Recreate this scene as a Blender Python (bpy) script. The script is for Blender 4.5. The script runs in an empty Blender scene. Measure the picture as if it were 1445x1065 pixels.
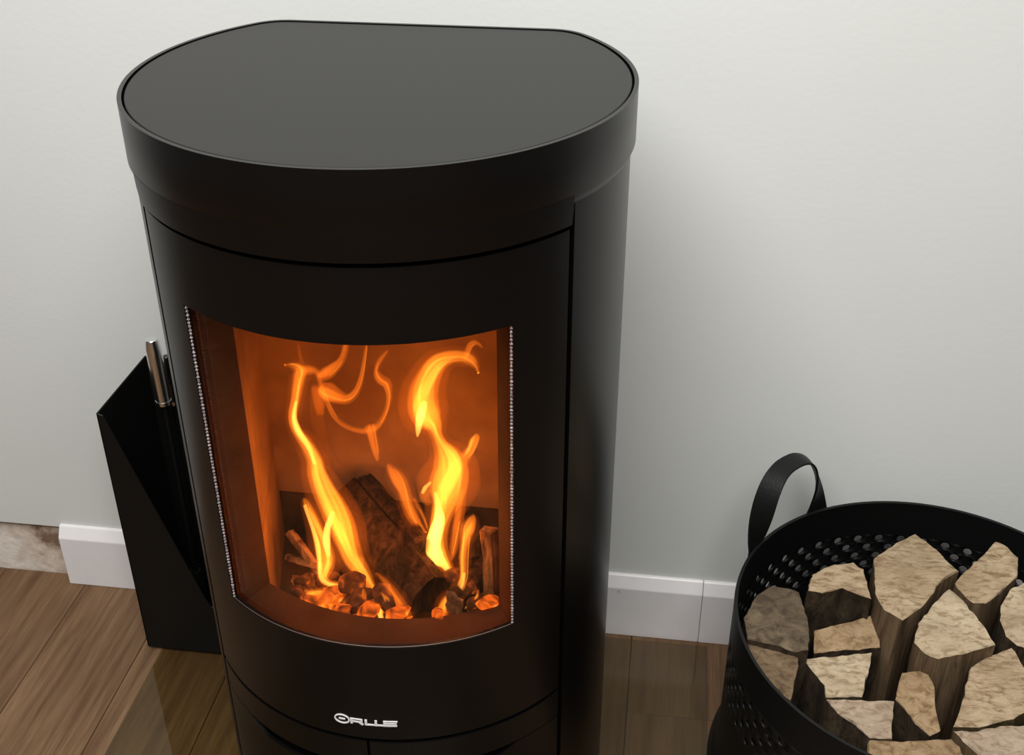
import bpy, bmesh, math, random
from math import sin, cos, pi, radians, sqrt, hypot
from mathutils import Vector, Matrix, noise

random.seed(7)
scene = bpy.context.scene
COL = scene.collection

# ------------------------------------------------------------------ camera
CAM = Vector((0.28545, -1.45959, 1.37597))
YAW, PITCH, ROLL, FPX = 0.137291, 0.550072, -0.003221, 1663.449
_f = Vector((-sin(YAW)*cos(PITCH), cos(YAW)*cos(PITCH), -sin(PITCH)))
_r = Vector((cos(YAW), sin(YAW), 0)); _u = _r.cross(_f)
RGT = _r*cos(ROLL) + _u*sin(ROLL); UPV = -_r*sin(ROLL) + _u*cos(ROLL); FWD = _f
cam_data = bpy.data.cameras.new('camera')
cam_data.sensor_width = 36.0; cam_data.sensor_fit = 'HORIZONTAL'
cam_data.lens = FPX/1445*36.0; cam_data.clip_start = 0.02
cam = bpy.data.objects.new('camera', cam_data); COL.objects.link(cam)
cam.matrix_world = Matrix((( RGT.x, UPV.x, -FWD.x, CAM.x), (RGT.y, UPV.y, -FWD.y, CAM.y),
                           (RGT.z, UPV.z, -FWD.z, CAM.z), (0, 0, 0, 1)))
scene.camera = cam

# ------------------------------------------------------------------ world, light, exposure
world = bpy.data.worlds.new('room_air'); scene.world = world; world.use_nodes = True
bg = world.node_tree.nodes['Background']; bg.inputs[0].default_value = (1.0, 0.98, 0.95, 1); bg.inputs[1].default_value = 0.13
def area(name, loc, target, sx, sy, power, col):
    l = bpy.data.lights.new(name, 'AREA'); l.shape = 'RECTANGLE'; l.size = sx; l.size_y = sy; l.energy = power; l.color = col
    o = bpy.data.objects.new(name, l); COL.objects.link(o); o.location = loc
    o.rotation_euler = (Vector(target)-Vector(loc)).to_track_quat('-Z', 'Y').to_euler()
    return o
area('ceiling_light', (0.10, -1.50, 2.55), (0.10, -0.90, 0), 1.8, 1.5, 95, (1.0, 0.985, 0.968))
scene.view_settings.view_transform = 'Standard'; scene.view_settings.look = 'None'
scene.view_settings.exposure = 0.0; scene.view_settings.gamma = 1.0; scene.view_settings.use_curve_mapping = False
scene.cycles.use_denoising = True
scene.cycles.transparent_max_bounces = 16

# ------------------------------------------------------------------ helpers
def pix_dir(u, v): return FWD + RGT*((u-722.5)/FPX) - UPV*((v-532.5)/FPX)
def at_y(u, v, y): d = pix_dir(u, v); return CAM + d*((y-CAM.y)/d.y)
def at_z(u, v, z): d = pix_dir(u, v); return CAM + d*((z-CAM.z)/d.z)

def link(name, me, mat=None, parent=None):
    o = bpy.data.objects.new(name, me); COL.objects.link(o)
    if mat is not None:
        for m in (mat if isinstance(mat, (list, tuple)) else [mat]): me.materials.append(m)
    if parent is not None: o.parent = parent
    return o
def mesh(name, V, F, mat=None, parent=None, smooth=False):
    me = bpy.data.meshes.new(name); me.from_pydata([tuple(v) for v in V], [], F); me.update()
    bm = bmesh.new(); bm.from_mesh(me); bmesh.ops.recalc_face_normals(bm, faces=bm.faces); bm.to_mesh(me); bm.free()
    if smooth: me.polygons.foreach_set('use_smooth', [True]*len(me.polygons)); me.update()
    return link(name, me, mat, parent)
def auto_smooth(o, ang=35):
    for p in o.data.polygons: p.use_smooth = True
    o.data.set_sharp_from_angle(angle=radians(ang)); return o
def crisp(o):
    m = o.modifiers.new('crisp', 'EDGE_SPLIT'); m.split_angle = radians(32); return o
def bevel(o, w, seg=2, ang=30):
    m = o.modifiers.new('bevel', 'BEVEL'); m.width = w; m.segments = seg; m.limit_method = 'ANGLE'; m.angle_limit = radians(ang); return o
def empty(name, loc=(0, 0, 0)):
    o = bpy.data.objects.new(name, None); COL.objects.link(o); o.location = loc; o.empty_display_size = 0.05; return o
def tag(o, label=None, cat=None, group=None, kind=None):
    if label: o['label'] = label
    if cat: o['category'] = cat
    if group: o['group'] = group
    if kind: o['kind'] = kind
    return o
def box(name, x0, x1, y0, y1, z0, z1, mat, parent=None):
    V = [(x, y, z) for z in (z0, z1) for y in (y0, y1) for x in (x0, x1)]
    return mesh(name, V, [(0,1,3,2),(4,6,7,5),(0,4,5,1),(2,3,7,6),(0,2,6,4),(1,5,7,3)], mat, parent)
def prism(name, pts, z0, z1, mat, parent=None):
    n = len(pts); V = [(x, y, z0) for x, y in pts] + [(x, y, z1) for x, y in pts]
    F = [tuple(range(n))[::-1], tuple(range(n, 2*n))] + [(i, (i+1) % n, n+(i+1) % n, n+i) for i in range(n)]
    return mesh(name, V, F, mat, parent)
def shell(name, rings, t, mat, parent=None, closed=False):
    """rings: list of rows (bottom to top) of outward surface points; thickened inwards by t."""
    V = []; F = []; n = len(rings[0])
    for row in rings: V += row
    for j in range(len(rings)-1):
        for i in range(n if closed else n-1):
            F.append((j*n+i, j*n+(i+1) % n, (j+1)*n+(i+1) % n, (j+1)*n+i))
    me = bpy.data.meshes.new(name); me.from_pydata(V, [], F); me.update()
    o = link(name, me, mat, parent)
    s = o.modifiers.new('thick', 'SOLIDIFY'); s.thickness = t; s.offset = -1.0
    auto_smooth(o, 40); return crisp(o)
def tube(name, pts, rad, mat, parent=None, seg=10, cap=True):
    pts = [Vector(p) for p in pts]; V = []; F = []; n = len(pts)
    for i, p in enumerate(pts):
        t = (pts[min(i+1, n-1)]-pts[max(i-1, 0)]).normalized()
        a = t.orthogonal().normalized() if i == 0 else (a - t*a.dot(t)).normalized()
        b = t.cross(a); r = rad[i] if isinstance(rad, (list, tuple)) else rad
        for k in range(seg): V.append(p + (a*cos(2*pi*k/seg)+b*sin(2*pi*k/seg))*r)
    for i in range(n-1):
        for k in range(seg): F.append((i*seg+k, i*seg+(k+1) % seg, (i+1)*seg+(k+1) % seg, (i+1)*seg+k))
    if cap: F += [tuple(range(seg))[::-1], tuple(range((n-1)*seg, n*seg))]
    o = mesh(name, V, F, mat, parent); return auto_smooth(o, 50)

# ------------------------------------------------------------------ materials
def new_mat(name):
    m = bpy.data.materials.new(name); m.use_nodes = True; nt = m.node_tree
    return m, nt, nt.nodes['Principled BSDF']
def N(nt, t, **kw):
    n = nt.nodes.new(t)
    for k, v in kw.items():
        if k in n.inputs: n.inputs[k].default_value = v
        else: setattr(n, k, v)
    return n
def coords(nt, scale=(1, 1, 1), kind='Object'):
    tc = N(nt, 'ShaderNodeTexCoord'); mp = N(nt, 'ShaderNodeMapping'); mp.inputs['Scale'].default_value = scale
    nt.links.new(tc.outputs[kind], mp.inputs[0]); return mp.outputs[0]
def ramp(nt, fac, stops):
    r = N(nt, 'ShaderNodeValToRGB'); e = r.color_ramp.elements
    while len(e) < len(stops): e.new(0.5)
    for el, (p, c) in zip(e, stops): el.position = p; el.color = (*c, 1)
    nt.links.new(fac, r.inputs[0]); return r.outputs[0]
def bump(nt, b, h, strength, dist):
    n = N(nt, 'ShaderNodeBump', Strength=strength, Distance=dist); nt.links.new(h, n.inputs['Height']); nt.links.new(n.outputs[0], b.inputs['Normal'])
def mixc(nt, fac, a, b_, mode='MIX'):
    m = N(nt, 'ShaderNodeMix', data_type='RGBA', blend_type=mode)
    for s, v in ((m.inputs[0], fac), (m.inputs[6], a), (m.inputs[7], b_)):
        if isinstance(v, (int, float)): s.default_value = v
        elif isinstance(v, tuple): s.default_value = (*v, 1)
        else: nt.links.new(v, s)
    return m.outputs[2]

def plain(name, col, rough, metal=0.0, spec=0.5, nscale=None, nstr=0.1):
    m, nt, b = new_mat(name); b.inputs['Base Color'].default_value = (*col, 1)
    b.inputs['Roughness'].default_value = rough; b.inputs['Metallic'].default_value = metal; b.inputs['Specular IOR Level'].default_value = spec
    if nscale:
        n = N(nt, 'ShaderNodeTexNoise', Scale=nscale, Detail=4.0); nt.links.new(coords(nt), n.inputs['Vector'])
        bump(nt, b, n.outputs['Fac'], nstr, 0.001)
    return m
M = {}
M['steel'] = plain('black_stove_paint', (0.0024, 0.0020, 0.0018), 0.33, 0, 0.36, 900, 0.05)
M['top'] = plain('black_top_plate_paint', (0.010, 0.0095, 0.0088), 0.38, 0, 0.19, 900, 0.05)
M['carcass'] = plain('soot_black', (0.002, 0.002, 0.002), 0.9, 0, 0.1)
M['boxblack'] = plain('matt_black_sheet', (0.003, 0.0028, 0.0025), 0.5, 0, 0.3, 600, 0.05)
M['chrome'] = plain('polished_chrome', (0.90, 0.91, 0.92), 0.22, 1.0)
M['darkchrome'] = plain('dark_chrome', (0.10, 0.11, 0.11), 0.2, 1.0)
M['logo'] = plain('silver_lettering', (0.82, 0.80, 0.78), 0.45, 0.0)
M['lip_glint'] = plain('dull_lip_highlight', (0.07, 0.05, 0.04), 0.5, 0.3)  # colour stands in for the highlight along the glass lip
M['rubber'] = plain('black_basket', (0.0028, 0.0028, 0.0028), 0.5, 0, 0.3, 260, 0.25)
M['strap'] = plain('black_strap', (0.003, 0.0034, 0.0034), 0.5, 0, 0.28, 300, 0.3)
M['underlay'] = plain('floor_underlay', (0.03, 0.022, 0.016), 0.9)

m, nt, b = new_mat('rope_fibre'); M['rope'] = m
n = N(nt, 'ShaderNodeTexNoise', Scale=900.0, Detail=2.0); nt.links.new(coords(nt), n.inputs['Vector'])
nt.links.new(ramp(nt, n.outputs['Fac'], [(0.4, (0.08, 0.06, 0.055)), (0.6, (0.42, 0.38, 0.38))]), b.inputs['Base Color']); b.inputs['Roughness'].default_value = 0.8

m, nt, b = new_mat('wall_paint'); M['wall'] = m
v = coords(nt); n1 = N(nt, 'ShaderNodeTexNoise', Scale=1.6, Detail=3.0); nt.links.new(v, n1.inputs['Vector'])
n2 = N(nt, 'ShaderNodeTexNoise', Scale=120.0, Detail=5.0); nt.links.new(v, n2.inputs['Vector'])
nt.links.new(ramp(nt, n1.outputs['Fac'], [(0.3, (0.665, 0.685, 0.655)), (0.7, (0.70, 0.71, 0.685))]), b.inputs['Base Color'])
b.inputs['Roughness'].default_value = 0.55; b.inputs['Specular IOR Level'].default_value = 0.3; bump(nt, b, n2.outputs['Fac'], 0.12, 0.002)

m, nt, b = new_mat('skirting_paint'); M['base'] = m
v = coords(nt); n1 = N(nt, 'ShaderNodeTexNoise', Scale=38.0, Detail=6.0, Roughness=0.65); nt.links.new(v, n1.inputs['Vector'])
nt.links.new(ramp(nt, n1.outputs['Fac'], [(0.24, (0.30, 0.23, 0.17)), (0.32, (0.80, 0.775, 0.77)), (0.8, (0.84, 0.815, 0.81))]), b.inputs['Base Color']); b.inputs['Roughness'].default_value = 0.35

m, nt, b = new_mat('bare_plaster'); M['plaster'] = m
v = coords(nt); n1 = N(nt, 'ShaderNodeTexNoise', Scale=9.0, Detail=7.0, Roughness=0.68); nt.links.new(v, n1.inputs['Vector'])
n2 = N(nt, 'ShaderNodeTexNoise', Scale=60.0, Detail=5.0); nt.links.new(v, n2.inputs['Vector'])
c1 = ramp(nt, n1.outputs['Fac'], [(0.36, (0.20, 0.125, 0.075)), (0.46, (0.56, 0.46, 0.37)), (0.60, (0.76, 0.70, 0.63))])
nt.links.new(c1, b.inputs['Base Color']); b.inputs['Roughness'].default_value = 0.85; bump(nt, b, n2.outputs['Fac'], 0.5, 0.004)

def plank_mat(name, cols, rnd=True):
    m, nt, b = new_mat(name)
    tc = N(nt, 'ShaderNodeTexCoord'); oi = N(nt, 'ShaderNodeObjectInfo')
    add = N(nt, 'ShaderNodeVectorMath', operation='ADD'); sc_ = N(nt, 'ShaderNodeVectorMath', operation='SCALE')
    cmb = N(nt, 'ShaderNodeCombineXYZ'); nt.links.new(oi.outputs['Random'], cmb.inputs[0]); nt.links.new(oi.outputs['Random'], cmb.inputs[1])
    nt.links.new(cmb.outputs[0], sc_.inputs[0]); sc_.inputs[3].default_value = 17.0
    nt.links.new(tc.outputs['Object'], add.inputs[0]); nt.links.new(sc_.outputs[0], add.inputs[1])
    def mp(s):
        q = N(nt, 'ShaderNodeMapping'); q.inputs['Scale'].default_value = s; nt.links.new(add.outputs[0], q.inputs[0]); return q.outputs[0]
    g = N(nt, 'ShaderNodeTexNoise', Scale=1.0, Detail=6.0, Roughness=0.62); nt.links.new(mp((60, 3.2, 1)), g.inputs['Vector'])
    w = N(nt, 'ShaderNodeTexNoise', Scale=1.0, Detail=3.0); nt.links.new(mp((11, 3.0, 1)), w.inputs['Vector'])
    f = N(nt, 'ShaderNodeTexNoise', Scale=1.0, Detail=2.0); nt.links.new(mp((420, 16, 1)), f.inputs['Vector'])
    c = ramp(nt, g.outputs['Fac'], [(0.30, cols[0]), (0.52, cols[1]), (0.75, cols[2])])
    c = mixc(nt, ramp(nt, w.outputs['Fac'], [(0.35, (0.0, 0.0, 0.0)), (0.65, (0.55, 0.55, 0.55))]), c, cols[0])
    c = mixc(nt, 0.30, c, ramp(nt, f.outputs['Fac'], [(0.35, (0.35, 0.35, 0.35)), (0.65, (1, 1, 1))]), 'MULTIPLY')
    hv = N(nt, 'ShaderNodeHueSaturation'); mr = N(nt, 'ShaderNodeMapRange'); mr.inputs[3].default_value = 0.86; mr.inputs[4].default_value = 1.14
    nt.links.new(oi.outputs['Random'], mr.inputs[0]); nt.links.new(mr.outputs[0], hv.inputs['Value']); nt.links.new(c, hv.inputs['Color'])
    nt.links.new(hv.outputs[0], b.inputs['Base Color']); b.inputs['Roughness'].default_value = 0.5; b.inputs['Specular IOR Level'].default_value = 0.2
    bump(nt, b, f.outputs['Fac'], 0.12, 0.001); return m
M['plank'] = plank_mat('oak_laminate', [(0.102, 0.052, 0.025), (0.190, 0.110, 0.058), (0.262, 0.160, 0.088)])

def thin_glass(name, tint, rough=0.0, ior=1.5):
    m = bpy.data.materials.new(name); m.use_nodes = True; nt = m.node_tree
    for x in list(nt.nodes): nt.nodes.remove(x)
    o = N(nt, 'ShaderNodeOutputMaterial'); t = N(nt, 'ShaderNodeBsdfTransparent'); t.inputs[0].default_value = (*tint, 1)
    g = N(nt, 'ShaderNodeBsdfGlossy'); g.inputs['Roughness'].default_value = rough
    # Schlick reflectance, the same from either side of the pane
    lw = N(nt, 'ShaderNodeLayerWeight', Blend=0.5); pw = N(nt, 'ShaderNodeMath', operation='POWER'); pw.inputs[1].default_value = 5.0
    r0 = ((ior-1)/(ior+1))**2; ma = N(nt, 'ShaderNodeMath', operation='MULTIPLY_ADD'); ma.inputs[1].default_value = 1-r0; ma.inputs[2].default_value = r0
    mx = N(nt, 'ShaderNodeMixShader'); nt.links.new(lw.outputs['Facing'], pw.inputs[0]); nt.links.new(pw.outputs[0], ma.inputs[0])
    nt.links.new(ma.outputs[0], mx.inputs[0]); nt.links.new(t.outputs[0], mx.inputs[1]); nt.links.new(g.outputs[0], mx.inputs[2]); nt.links.new(mx.outputs[0], o.inputs[0])
    return m
M['stove_glass'] = thin_glass('stove_glass', (0.79, 0.71, 0.63), 0.02, 1.40)
M['hearth_glass'] = thin_glass('green_tinted_hearth_glass', (0.84, 0.83, 0.73), 0.0, 1.5)

def brick_mat(name, c0, c1):
    m, nt, b = new_mat(name); v = coords(nt)
    n1 = N(nt, 'ShaderNodeTexNoise', Scale=14.0, Detail=6.0); nt.links.new(v, n1.inputs['Vector'])
    nt.links.new(ramp(nt, n1.outputs['Fac'], [(0.35, c0), (0.65, c1)]), b.inputs['Base Color']); b.inputs['Roughness'].default_value = 0.9
    bump(nt, b, n1.outputs['Fac'], 0.3, 0.003); return m
M['brick'] = brick_mat('vermiculite', (0.27, 0.18, 0.11), (0.42, 0.30, 0.20))
M['darkbrick'] = brick_mat('dark_brick', (0.035, 0.026, 0.020), (0.12, 0.085, 0.06))
M['lining'] = brick_mat('door_lining', (0.042, 0.017, 0.008), (0.085, 0.036, 0.018))

def wood_mat(name, cols, stretch, bs, bd=0.004):
    m, nt, b = new_mat(name); oi = N(nt, 'ShaderNodeObjectInfo')
    tc = N(nt, 'ShaderNodeTexCoord'); add = N(nt, 'ShaderNodeVectorMath', operation='ADD')
    sc_ = N(nt, 'ShaderNodeVectorMath', operation='SCALE'); cmb = N(nt, 'ShaderNodeCombineXYZ')
    for k in range(3): nt.links.new(oi.outputs['Random'], cmb.inputs[k])
    nt.links.new(cmb.outputs[0], sc_.inputs[0]); sc_.inputs[3].default_value = 9.0
    nt.links.new(tc.outputs['Object'], add.inputs[0]); nt.links.new(sc_.outputs[0], add.inputs[1])
    mp = N(nt, 'ShaderNodeMapping'); mp.inputs['Scale'].default_value = stretch; nt.links.new(add.outputs[0], mp.inputs[0])
    n1 = N(nt, 'ShaderNodeTexNoise', Scale=1.0, Detail=8.0, Roughness=0.7, Distortion=0.6); nt.links.new(mp.outputs[0], n1.inputs['Vector'])
    n2 = N(nt, 'ShaderNodeTexNoise', Scale=13.0, Detail=4.0); nt.links.new(add.outputs[0], n2.inputs['Vector'])
    c = ramp(nt, n1.outputs['Fac'], [(0.30, tuple(x*0.8 for x in cols[0])), (0.39, cols[0]), (0.50, cols[1]), (0.66, cols[2])])
    c = mixc(nt, ramp(nt, n2.outputs['Fac'], [(0.45, (0, 0, 0)), (0.72, (0.6, 0.6, 0.6))]), c, cols[0])
    nt.links.new(c, b.inputs['Base Color']); b.inputs['Roughness'].default_value = 0.85; b.inputs['Specular IOR Level'].default_value = 0.2
    bump(nt, b, n1.outputs['Fac'], bs, bd); return m
END = {
 'pale':  wood_mat('pale_cut_wood', [(0.214, 0.141, 0.076), (0.369, 0.273, 0.167), (0.454, 0.355, 0.233)], (55, 150, 60), 0.7),
 'cream': wood_mat('cream_cut_wood', [(0.259, 0.184, 0.107), (0.427, 0.336, 0.220), (0.506, 0.417, 0.293)], (60, 110, 60), 0.6),
 'pink':  wood_mat('pinkish_cut_wood', [(0.221, 0.154, 0.103), (0.344, 0.263, 0.183), (0.427, 0.342, 0.247)], (60, 100, 60), 0.6),
 'tan':   wood_mat('tan_cut_wood', [(0.168, 0.102, 0.050), (0.292, 0.197, 0.107), (0.363, 0.263, 0.160)], (60, 80, 60), 0.6),
 'grey':  wood_mat('weathered_cut_wood', [(0.055, 0.039, 0.024), (0.104, 0.076, 0.047), (0.162, 0.122, 0.076)], (50, 60, 50), 0.6),
 'brown': wood_mat('brown_cut_wood', [(0.091, 0.058, 0.032), (0.162, 0.108, 0.062), (0.221, 0.154, 0.093)], (50, 60, 50), 0.6)}
SIDE = {
 'split': wood_mat('split_wood_side', [(0.063, 0.039, 0.020), (0.121, 0.077, 0.041), (0.179, 0.122, 0.068)], (90, 90, 8), 0.6),
 'bark':  wood_mat('dark_bark', [(0.017, 0.011, 0.006), (0.041, 0.027, 0.015), (0.077, 0.054, 0.030)], (45, 45, 22), 1.0, 0.006),
 'moss':  wood_mat('mossy_bark', [(0.029, 0.021, 0.008), (0.068, 0.051, 0.016), (0.121, 0.094, 0.033)], (60, 60, 40), 1.0, 0.006)}
M['char'] = wood_mat('charred_wood', [(0.020, 0.013, 0.009), (0.055, 0.036, 0.024), (0.13, 0.085, 0.055)], (60, 60, 18), 1.0, 0.008)
M['hotwood'] = wood_mat('scorched_wood', [(0.12, 0.07, 0.04), (0.30, 0.20, 0.12), (0.5, 0.36, 0.22)], (60, 60, 18), 0.8, 0.006)

m, nt, b = new_mat('glowing_ember'); M['ember'] = m
v = coords(nt); n1 = N(nt, 'ShaderNodeTexNoise', Scale=42.0, Detail=5.0, Distortion=0.8); nt.links.new(v, n1.inputs['Vector'])
nt.links.new(ramp(nt, n1.outputs['Fac'], [(0.36, (0.05, 0.006, 0.0)), (0.54, (0.60, 0.10, 0.006)), (0.70, (1.0, 0.36, 0.04))]), b.inputs['Emission Color'])
b.inputs['Emission Strength'].default_value = 2.6; b.inputs['Base Color'].default_value = (0.05, 0.03, 0.02, 1); b.inputs['Roughness'].default_value = 0.9

m, nt, b = new_mat('warm_charcoal'); M['warm'] = m
v = coords(nt); n1 = N(nt, 'ShaderNodeTexNoise', Scale=60.0, Detail=6.0, Distortion=0.5); nt.links.new(v, n1.inputs['Vector'])
nt.links.new(ramp(nt, n1.outputs['Fac'], [(0.35, (0.03, 0.014, 0.007)), (0.6, (0.15, 0.07, 0.032))]), b.inputs['Base Color'])
nt.links.new(ramp(nt, n1.outputs['Fac'], [(0.55, (0.0, 0.0, 0.0)), (0.72, (0.8, 0.15, 0.012))]), b.inputs['Emission Color']); b.inputs['Emission Strength'].default_value = 1.6
b.inputs['Roughness'].default_value = 0.9; bump(nt, b, n1.outputs['Fac'], 0.6, 0.003)

def flame_mat(name, col, strength):
    m = bpy.data.materials.new(name); m.use_nodes = True; nt = m.node_tree
    for x in list(nt.nodes): nt.nodes.remove(x)
    o = N(nt, 'ShaderNodeOutputMaterial'); e = N(nt, 'ShaderNodeEmission', Strength=strength); e.inputs[0].default_value = (*col, 1)
    nt.links.new(e.outputs[0], o.inputs['Volume']); return m
FL = {'haze': flame_mat('flame_haze', (1.0, 0.18, 0.013), 9.0),
      'body': flame_mat('flame_body', (1.0, 0.25, 0.020), 57.0), 'body2': flame_mat('flame_inner', (1.0, 0.30, 0.026), 87.0), 'body3': flame_mat('flame_heart', (1.0, 0.38, 0.045), 142.5),
      'soft': flame_mat('flame_soft', (1.0, 0.20, 0.015), 51.0), 'soft2': flame_mat('flame_soft_inner', (1.0, 0.25, 0.02), 84.0),
      'strand': flame_mat('flame_strand', (1.0, 0.34, 0.035), 165.0),
      'core': flame_mat('flame_core', (1.0, 0.52, 0.10), 390.0)}

# ------------------------------------------------------------------ room shell
wall = tag(box('wall_back', -2.6, 2.6, 0.0, 0.12, 0.112, 2.6, M['wall']), kind='structure')
low = tag(box('wall_back_base', -2.6, 2.6, 0.0095, 0.12, -0.02, 0.1118, M['plaster']), 'bare stained plaster strip at the foot of the wall', kind='structure')
floor = tag(box('floor', -2.6, 2.6, -3.0, 0.12, -0.05, -0.010, M['underlay']), kind='structure')
PW = 0.158
pm = {}
def plank(x0, y0, y1):
    L_ = y1-y0; key = round(L_, 3)
    if key not in pm:
        o = bevel(box('plank', 0.0006, PW-0.0006, 0, L_-0.001, -0.010, 0.0, M['plank'], floor), 0.0009, 1); pm[key] = o
        me = o.data
    else:
        o = pm[key].copy(); COL.objects.link(o); o.parent = floor
    o.location = (x0, y0, 0); return o
for k in range(-12, 14):
    x0 = -0.5065 + k*PW
    off = {5: -0.18, -1: -0.60, -2: -0.95, -3: -0.75, 4: -0.6}.get(k, -((k*0.37) % 1.2) - 0.05)
    plank(x0, off, 0.0094)
    y = off
    while y > -2.9:
        plank(x0, max(y-1.2, -3.0), y); y -= 1.2

# skirting board: profile extruded along x, two lengths butted together
skirt = empty('baseboard_back'); tag(skirt, kind='structure')
prof = [(0.0, 0.0), (-0.0165, 0.0), (-0.0165, 0.100), (-0.0060, 0.1180), (-0.0035, 0.120), (0.0, 0.120)]
def skirting(x0, x1, dy=0.0):
    n = len(prof); V = [(x, y+dy if y < 0 else y, z) for x in (x0, x1) for y, z in prof]
    F = [tuple(range(n)), tuple(range(2*n-1, n-1, -1))] + [(i, i+n, (i+1) % n+n, (i+1) % n) for i in range(n)]
    return bevel(mesh('board', V, F, M['base'], skirt), 0.001, 1)
skirting(-0.692, 0.3905); skirting(0.3912, 2.6, -0.0004)

# ------------------------------------------------------------------ glass hearth plate
hp = prism('hearth_plate', [(-0.469, -1.05), (0.405, -1.05), (0.405, -0.030), (-0.469, -0.030)], 0.0002, 0.0062, M['hearth_glass'])
tag(hp, 'flat greenish glass hearth plate on the plank floor under the stove', 'hearth plate')

# ------------------------------------------------------------------ wood stove
SY = -0.330                      # axis of the round body
RB = 0.250; PC = 137.7; YC = 0.185
stove = tag(empty('wood_stove', (0, SY, 0.0062)), 'tall rounded black wood burning stove with a lit curved glass door', 'stove')
Z0 = 0.0062
def cp(R, deg, z): a = radians(deg); return (R*sin(a), -R*cos(a), z-Z0)
def arc(a0, a1, step=2.0):
    n = max(1, int(math.ceil(abs(a1-a0)/step))); return [a0+(a1-a0)*i/n for i in range(n+1)]
def curved(name, R, a0, a1, zs, t, mat, parent=stove, step=2.0):
    return shell(name, [[cp(R, a, z) for a in arc(a0, a1, step)] for z in zs], t, mat, parent)
def outline(R, d, rc=0.02):
    """plan outline: circle of radius R cut by a flat back at distance d, the two corners eased."""
    aC = math.degrees(math.acos(-d/R)); pts = []
    P = lambda a: Vector((R*sin(radians(a)), -R*cos(radians(a))))
    c0, c1 = P(aC), P(-aC); aM = aC-math.degrees(rc/R)
    main = [P(-aM+2*aM*i/136) for i in range(137)]
    def ease(p, c, q):
        return [p.lerp(c, t).lerp(c.lerp(q, t), t) for t in (0.15, 0.35, 0.5, 0.65, 0.85, 1.0)]
    q0 = c0.lerp(c1, rc/(c0-c1).length); q1 = c1.lerp(c0, rc/(c0-c1).length)
    out = main + ease(main[-1], c0, q0)
    out += [q0.lerp(q1, i/12) for i in range(1, 12)]
    out += ease(main[0], c1, q1)[::-1]
    return out
# body wrap: sides and back
ol = outline(RB, YC)
import_front = 55.9
bw = []
for p in ol:
    a = math.degrees(math.atan2(p.x, -p.y))
    if abs(a) >= import_front: bw.append((a % 360, p))
bw.sort(key=lambda t: t[0]); bw = [p for _, p in bw]
e0 = Vector((RB*sin(radians(import_front)), -RB*cos(radians(import_front)))); e1 = Vector((-e0.x, e0.y))
inn = lambda e: e*(0.232/RB)
bw = [inn(e0), e0] + bw + [e1, inn(e1)]
shell('body_wrap', [[(p.x, p.y, z-Z0) for p in bw] for z in (0.012, 0.35, 0.65, 0.962)], 0.003, M['steel'], stove)
# collar and top plate
RC, YCC = 0.2545, 0.1895
oc = outline(RC, YCC, 0.022); oc_in = outline(RB-0.0005, YC-0.0005, 0.020)
cl = shell('top_collar', [[(p.x, p.y, z-Z0) for p in o_] for o_, z in ((oc_in, 0.953), (oc, 0.963), (oc, 1.0), (oc, 1.020))], 0.0042, M['steel'], stove, closed=True)
ot = outline(RC-0.0062, YCC-0.0062, 0.021)
tp = prism('top_plate', [(p.x, p.y) for p in ot], 1.006-Z0, 1.0192-Z0, M['top'], stove); bevel(tp, 0.0012, 2, 50); auto_smooth(tp, 30)
prism('top_seal', [(p.x, p.y) for p in outline(RC-0.003, YCC-0.003, 0.021)], 0.992-Z0, 1.004-Z0, M['carcass'], stove)
# front parts
G = 54.4
shell('upper_panel', [[cp(R, a, z) for a in arc(-G, G)] for R, z in ((0.2525, 0.9345), (0.2540, 0.950), (0.2546, 0.964))], 0.006, M['steel'], stove)
def holed(name, R, As, Zs, skip, t, mat, parent):
    V = []; F = []; n = len(As)
    for z in Zs: V += [cp(R, a, z) for a in As]
    for j in range(len(Zs)-1):
        for i in range(n-1):
            if not skip((As[i]+As[i+1])/2, (Zs[j]+Zs[j+1])/2): F.append((j*n+i, j*n+i+1, (j+1)*n+i+1, (j+1)*n+i))
    me = bpy.data.meshes.new(name); me.from_pydata(V, [], F); me.update()
    bm = bmesh.new(); bm.from_mesh(me); bmesh.ops.delete(bm, geom=[v_ for v_ in bm.verts if not v_.link_faces], context='VERTS'); bm.to_mesh(me); bm.free()
    o = link(name, me, mat, parent); s = o.modifiers.new('thick', 'SOLIDIFY'); s.thickness = t; s.offset = -1
    auto_smooth(o, 40); return crisp(o)
WA, WZ0, WZ1 = 39.15, 0.485, 0.853
As = arc(-G, -WA, 2)[:-1] + arc(-WA, WA, 2)[:-1] + arc(WA, G, 2)
door = holed('door', 0.2497, As, [0.3465, 0.40, WZ0, 0.6, 0.72, WZ1, 0.9290], lambda a, z: abs(a) < WA and WZ0 < z < WZ1, 0.0065, M['steel'], stove)
gl = curved('glass_pane', 0.2430, -WA-2, WA+2, (WZ0-0.006, WZ1+0.006), 0.004, M['stove_glass'], door)
for s in (-1, 1):
    pts = []; rad = []
    for i in range(420):
        z = WZ0+0.001+(WZ1-WZ0-0.002)*i/419; pts.append(cp(0.2478, s*(WA-0.30), z)); rad.append(0.0010+0.00055*sin(i*1.35)+random.uniform(-0.0002, 0.0003))
    tube('rope_seal', pts, rad, M['rope'], door, 6)
tube('lip_highlight', [cp(0.2481, a, WZ0+0.0006) for a in arc(-WA, WA, 1.5)], 0.0006, M['lip_glint'], door, 6)  # edge highlight on the lower glass lip, modelled as a thin tube
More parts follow.
